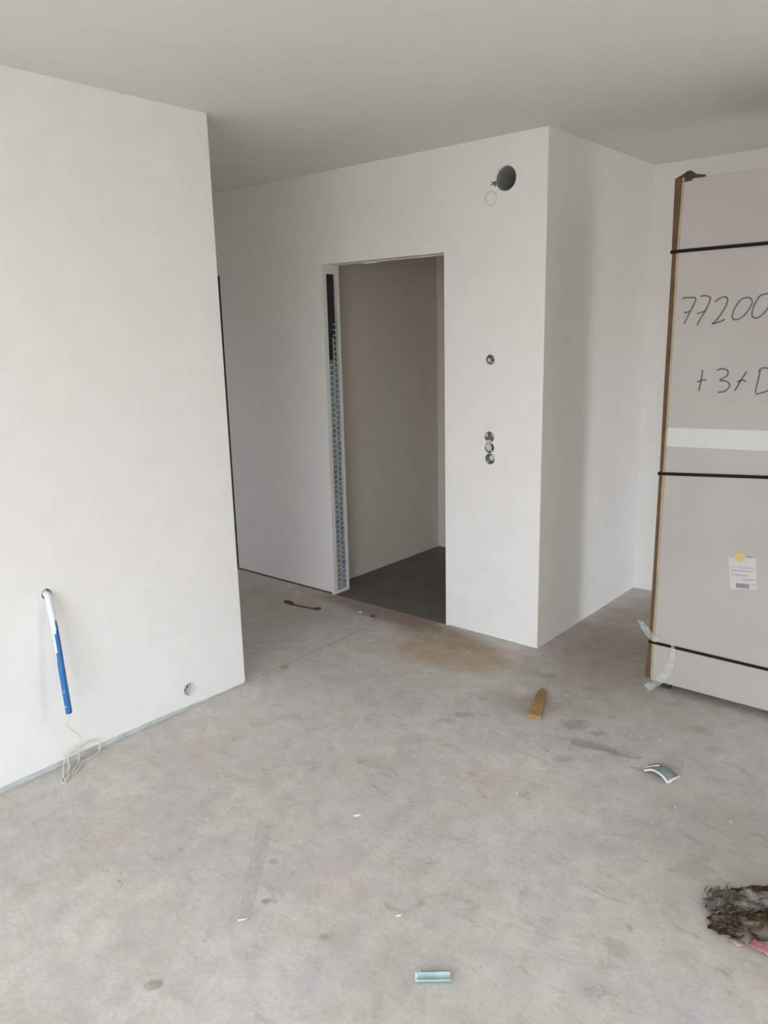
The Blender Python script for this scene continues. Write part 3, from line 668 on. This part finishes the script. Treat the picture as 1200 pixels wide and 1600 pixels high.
tag(lumpy('plaster_chip', F(623, 1431), 0.010, 0.004, 0.003, 0.9, M['chip'], None, 1), 'small white plaster chip lying between tape strip and blue offcut', 'chip')
# thin dark wire curl in front of the pack
wc = empty('wire_curl', F(925, 1168)); tag(wc, 'thin dark curl of wire lying on the screed beside the bent strip', 'wire')
edge('wire_strand', spline([F(893, 1160, 0.003), F(912, 1167, 0.003), F(935, 1170, 0.004), F(962, 1177, 0.003), F(990, 1184, 0.003), F(1004, 1183, 0.003)], 6), 0.0022, M['print'], wc)
# crumbs of screed and plaster scattered over the floor
bm = bmesh.new(); random.seed(21)
for i in range(170):
    x = random.uniform(-2.7, 0.3); y = random.uniform(0.9, 3.4)
    if random.random() < 0.55: x = random.gauss(-1.5, 0.5); y = random.gauss(2.9, 0.35)
    if y > 3.40 or x < -2.8 and y < YL + 0.05: continue
    s_ = random.uniform(0.0015, 0.0045)
    bmesh.ops.create_icosphere(bm, subdivisions=1, radius=s_, matrix=Matrix.Translation((x, y, s_ * 0.35)) @ Matrix.Rotation(random.random() * 6, 4, 'Z') @ Matrix.Diagonal((1.6, 0.9, 0.6, 1)))
o = obj('plaster_crumbs', bm, M['crumb'], fl); o['kind'] = 'stuff'

# ------------------------------------------------------------------ matted wool clump with pink foam sheet
pc = F(1165, 1438)
wc_ = empty('wool_clump', (pc.x, pc.y, 0)); tag(wc_, 'matted brown and grey mineral wool clump lying on the screed', 'insulation scrap')
random.seed(5)
du = (F(1200, 1440) - F(1100, 1440)).normalized(); dv = Vector((-du.y, du.x, 0)); angw = math.atan2(du.y, du.x)
from mathutils import noise as mn
def wool(name, cu, cv, su, sv, sz, mat, seed):
    bm = bmesh.new(); bmesh.ops.create_icosphere(bm, subdivisions=5, radius=1)
    R_ = Matrix.Rotation(angw, 3, 'Z'); off = Vector((seed * 3.1, seed * 1.7, 0))
    for v in bm.verts:
        n_ = v.co.normalized(); d = 1 + 0.35 * mn.fractal(n_ * 2.2 + off, 0.8, 2.0, 5) + 0.16 * mn.noise(n_ * 11 + off)
        c_ = n_ * d; c_ = Vector((c_.x * su + cu, c_.y * sv + cv, max(c_.z, -0.45) * sz + 0.45 * sz)); v.co = R_ @ c_
    return obj(name, bm, mat, wc_, True)
wool('wool_tuft', 0.02, 0.045, 0.115, 0.055, 0.030, M['wool2'], 1)
wool('wool_tuft', -0.055, -0.030, 0.055, 0.038, 0.026, M['wool'], 2)
wool('wool_tuft', 0.055, -0.035, 0.095, 0.040, 0.030, M['wool'], 3)
wool('wool_tuft', 0.075, 0.085, 0.085, 0.028, 0.028, M['wool'], 4)
wool('wool_tuft', 0.16, 0.02, 0.09, 0.065, 0.034, M['wool2'], 5)
bm = bmesh.new(); R_ = Matrix.Rotation(angw, 3, 'Z')
for i in range(900):
    cu = random.uniform(-0.11, 0.22); cv = random.uniform(-0.075, 0.115); h = 0.034 * max(0.15, 1 - (cv / 0.13) ** 2) * random.uniform(0.5, 1.15)
    if cu < -0.08 and abs(cv) > 0.06: continue
    a_ = random.gauss(0.2, 0.7); l_ = random.uniform(0.012, 0.035); w_ = random.uniform(0.0008, 0.0022)
    d_ = Vector((math.cos(a_), math.sin(a_), random.uniform(-0.3, 0.3))) * l_; s_ = Vector((-math.sin(a_), math.cos(a_), 0.3)) * w_
    p0 = Vector((cu, cv, h)); p1 = p0 + d_ * 0.5 + Vector((0, 0, 0.004)); p2 = p0 + d_
    v_ = [bm.verts.new(R_ @ Vector((q_.x, q_.y, max(0.001, q_.z)))) for q_ in (p0 - s_, p0 + s_, p1 + s_, p2 + s_ * 0.3, p2 - s_ * 0.3, p1 - s_)]
    f1 = bm.faces.new((v_[0], v_[1], v_[2], v_[5])); f2_ = bm.faces.new((v_[5], v_[2], v_[3], v_[4])); f1.material_index = f2_.material_index = i % 2
o = obj('wool_fibres', bm, [M['wool'], M['wool2']], wc_); o['kind'] = 'stuff'
pf_ = empty('pink_foam_sheet', F(1195, 1484)); tag(pf_, 'crumpled pink foam sheet lying beside the wool clump', 'foam scrap')
org = pf_.location; rows = []
A = F(1168, 1481); B = F(1260, 1526); U = B - A; V = Vector((-U.y, U.x, 0)).normalized()
for i in range(15):
    t = i / 14
    rows.append([A + U * t + V * (s_ * 0.030) + Vector((0, 0, 0.003 + 0.008 * abs(math.sin(t * 17 + s_ * 4)) + 0.004 * s_)) - org for s_ in (0, 0.2, 0.4, 0.6, 0.8, 1)])
sheet('foam_body', rows, M['pink'], pf_, 0.003)
tn = empty('tan_paper_scrap', F(1150, 1474)); tag(tn, 'small torn tan cardboard scrap between wool clump and pink foam', 'cardboard scrap')
org = tn.location
sheet('scrap_body', [[F(1136, 1470, 0.004) - org, F(1139, 1466, 0.006) - org], [F(1146, 1473, 0.004) - org, F(1147, 1464, 0.009) - org], [F(1152, 1479, 0.005) - org, F(1158, 1470, 0.007) - org], [F(1161, 1479, 0.003) - org, F(1165, 1473, 0.006) - org]], M['scraptan'], tn, 0.002)
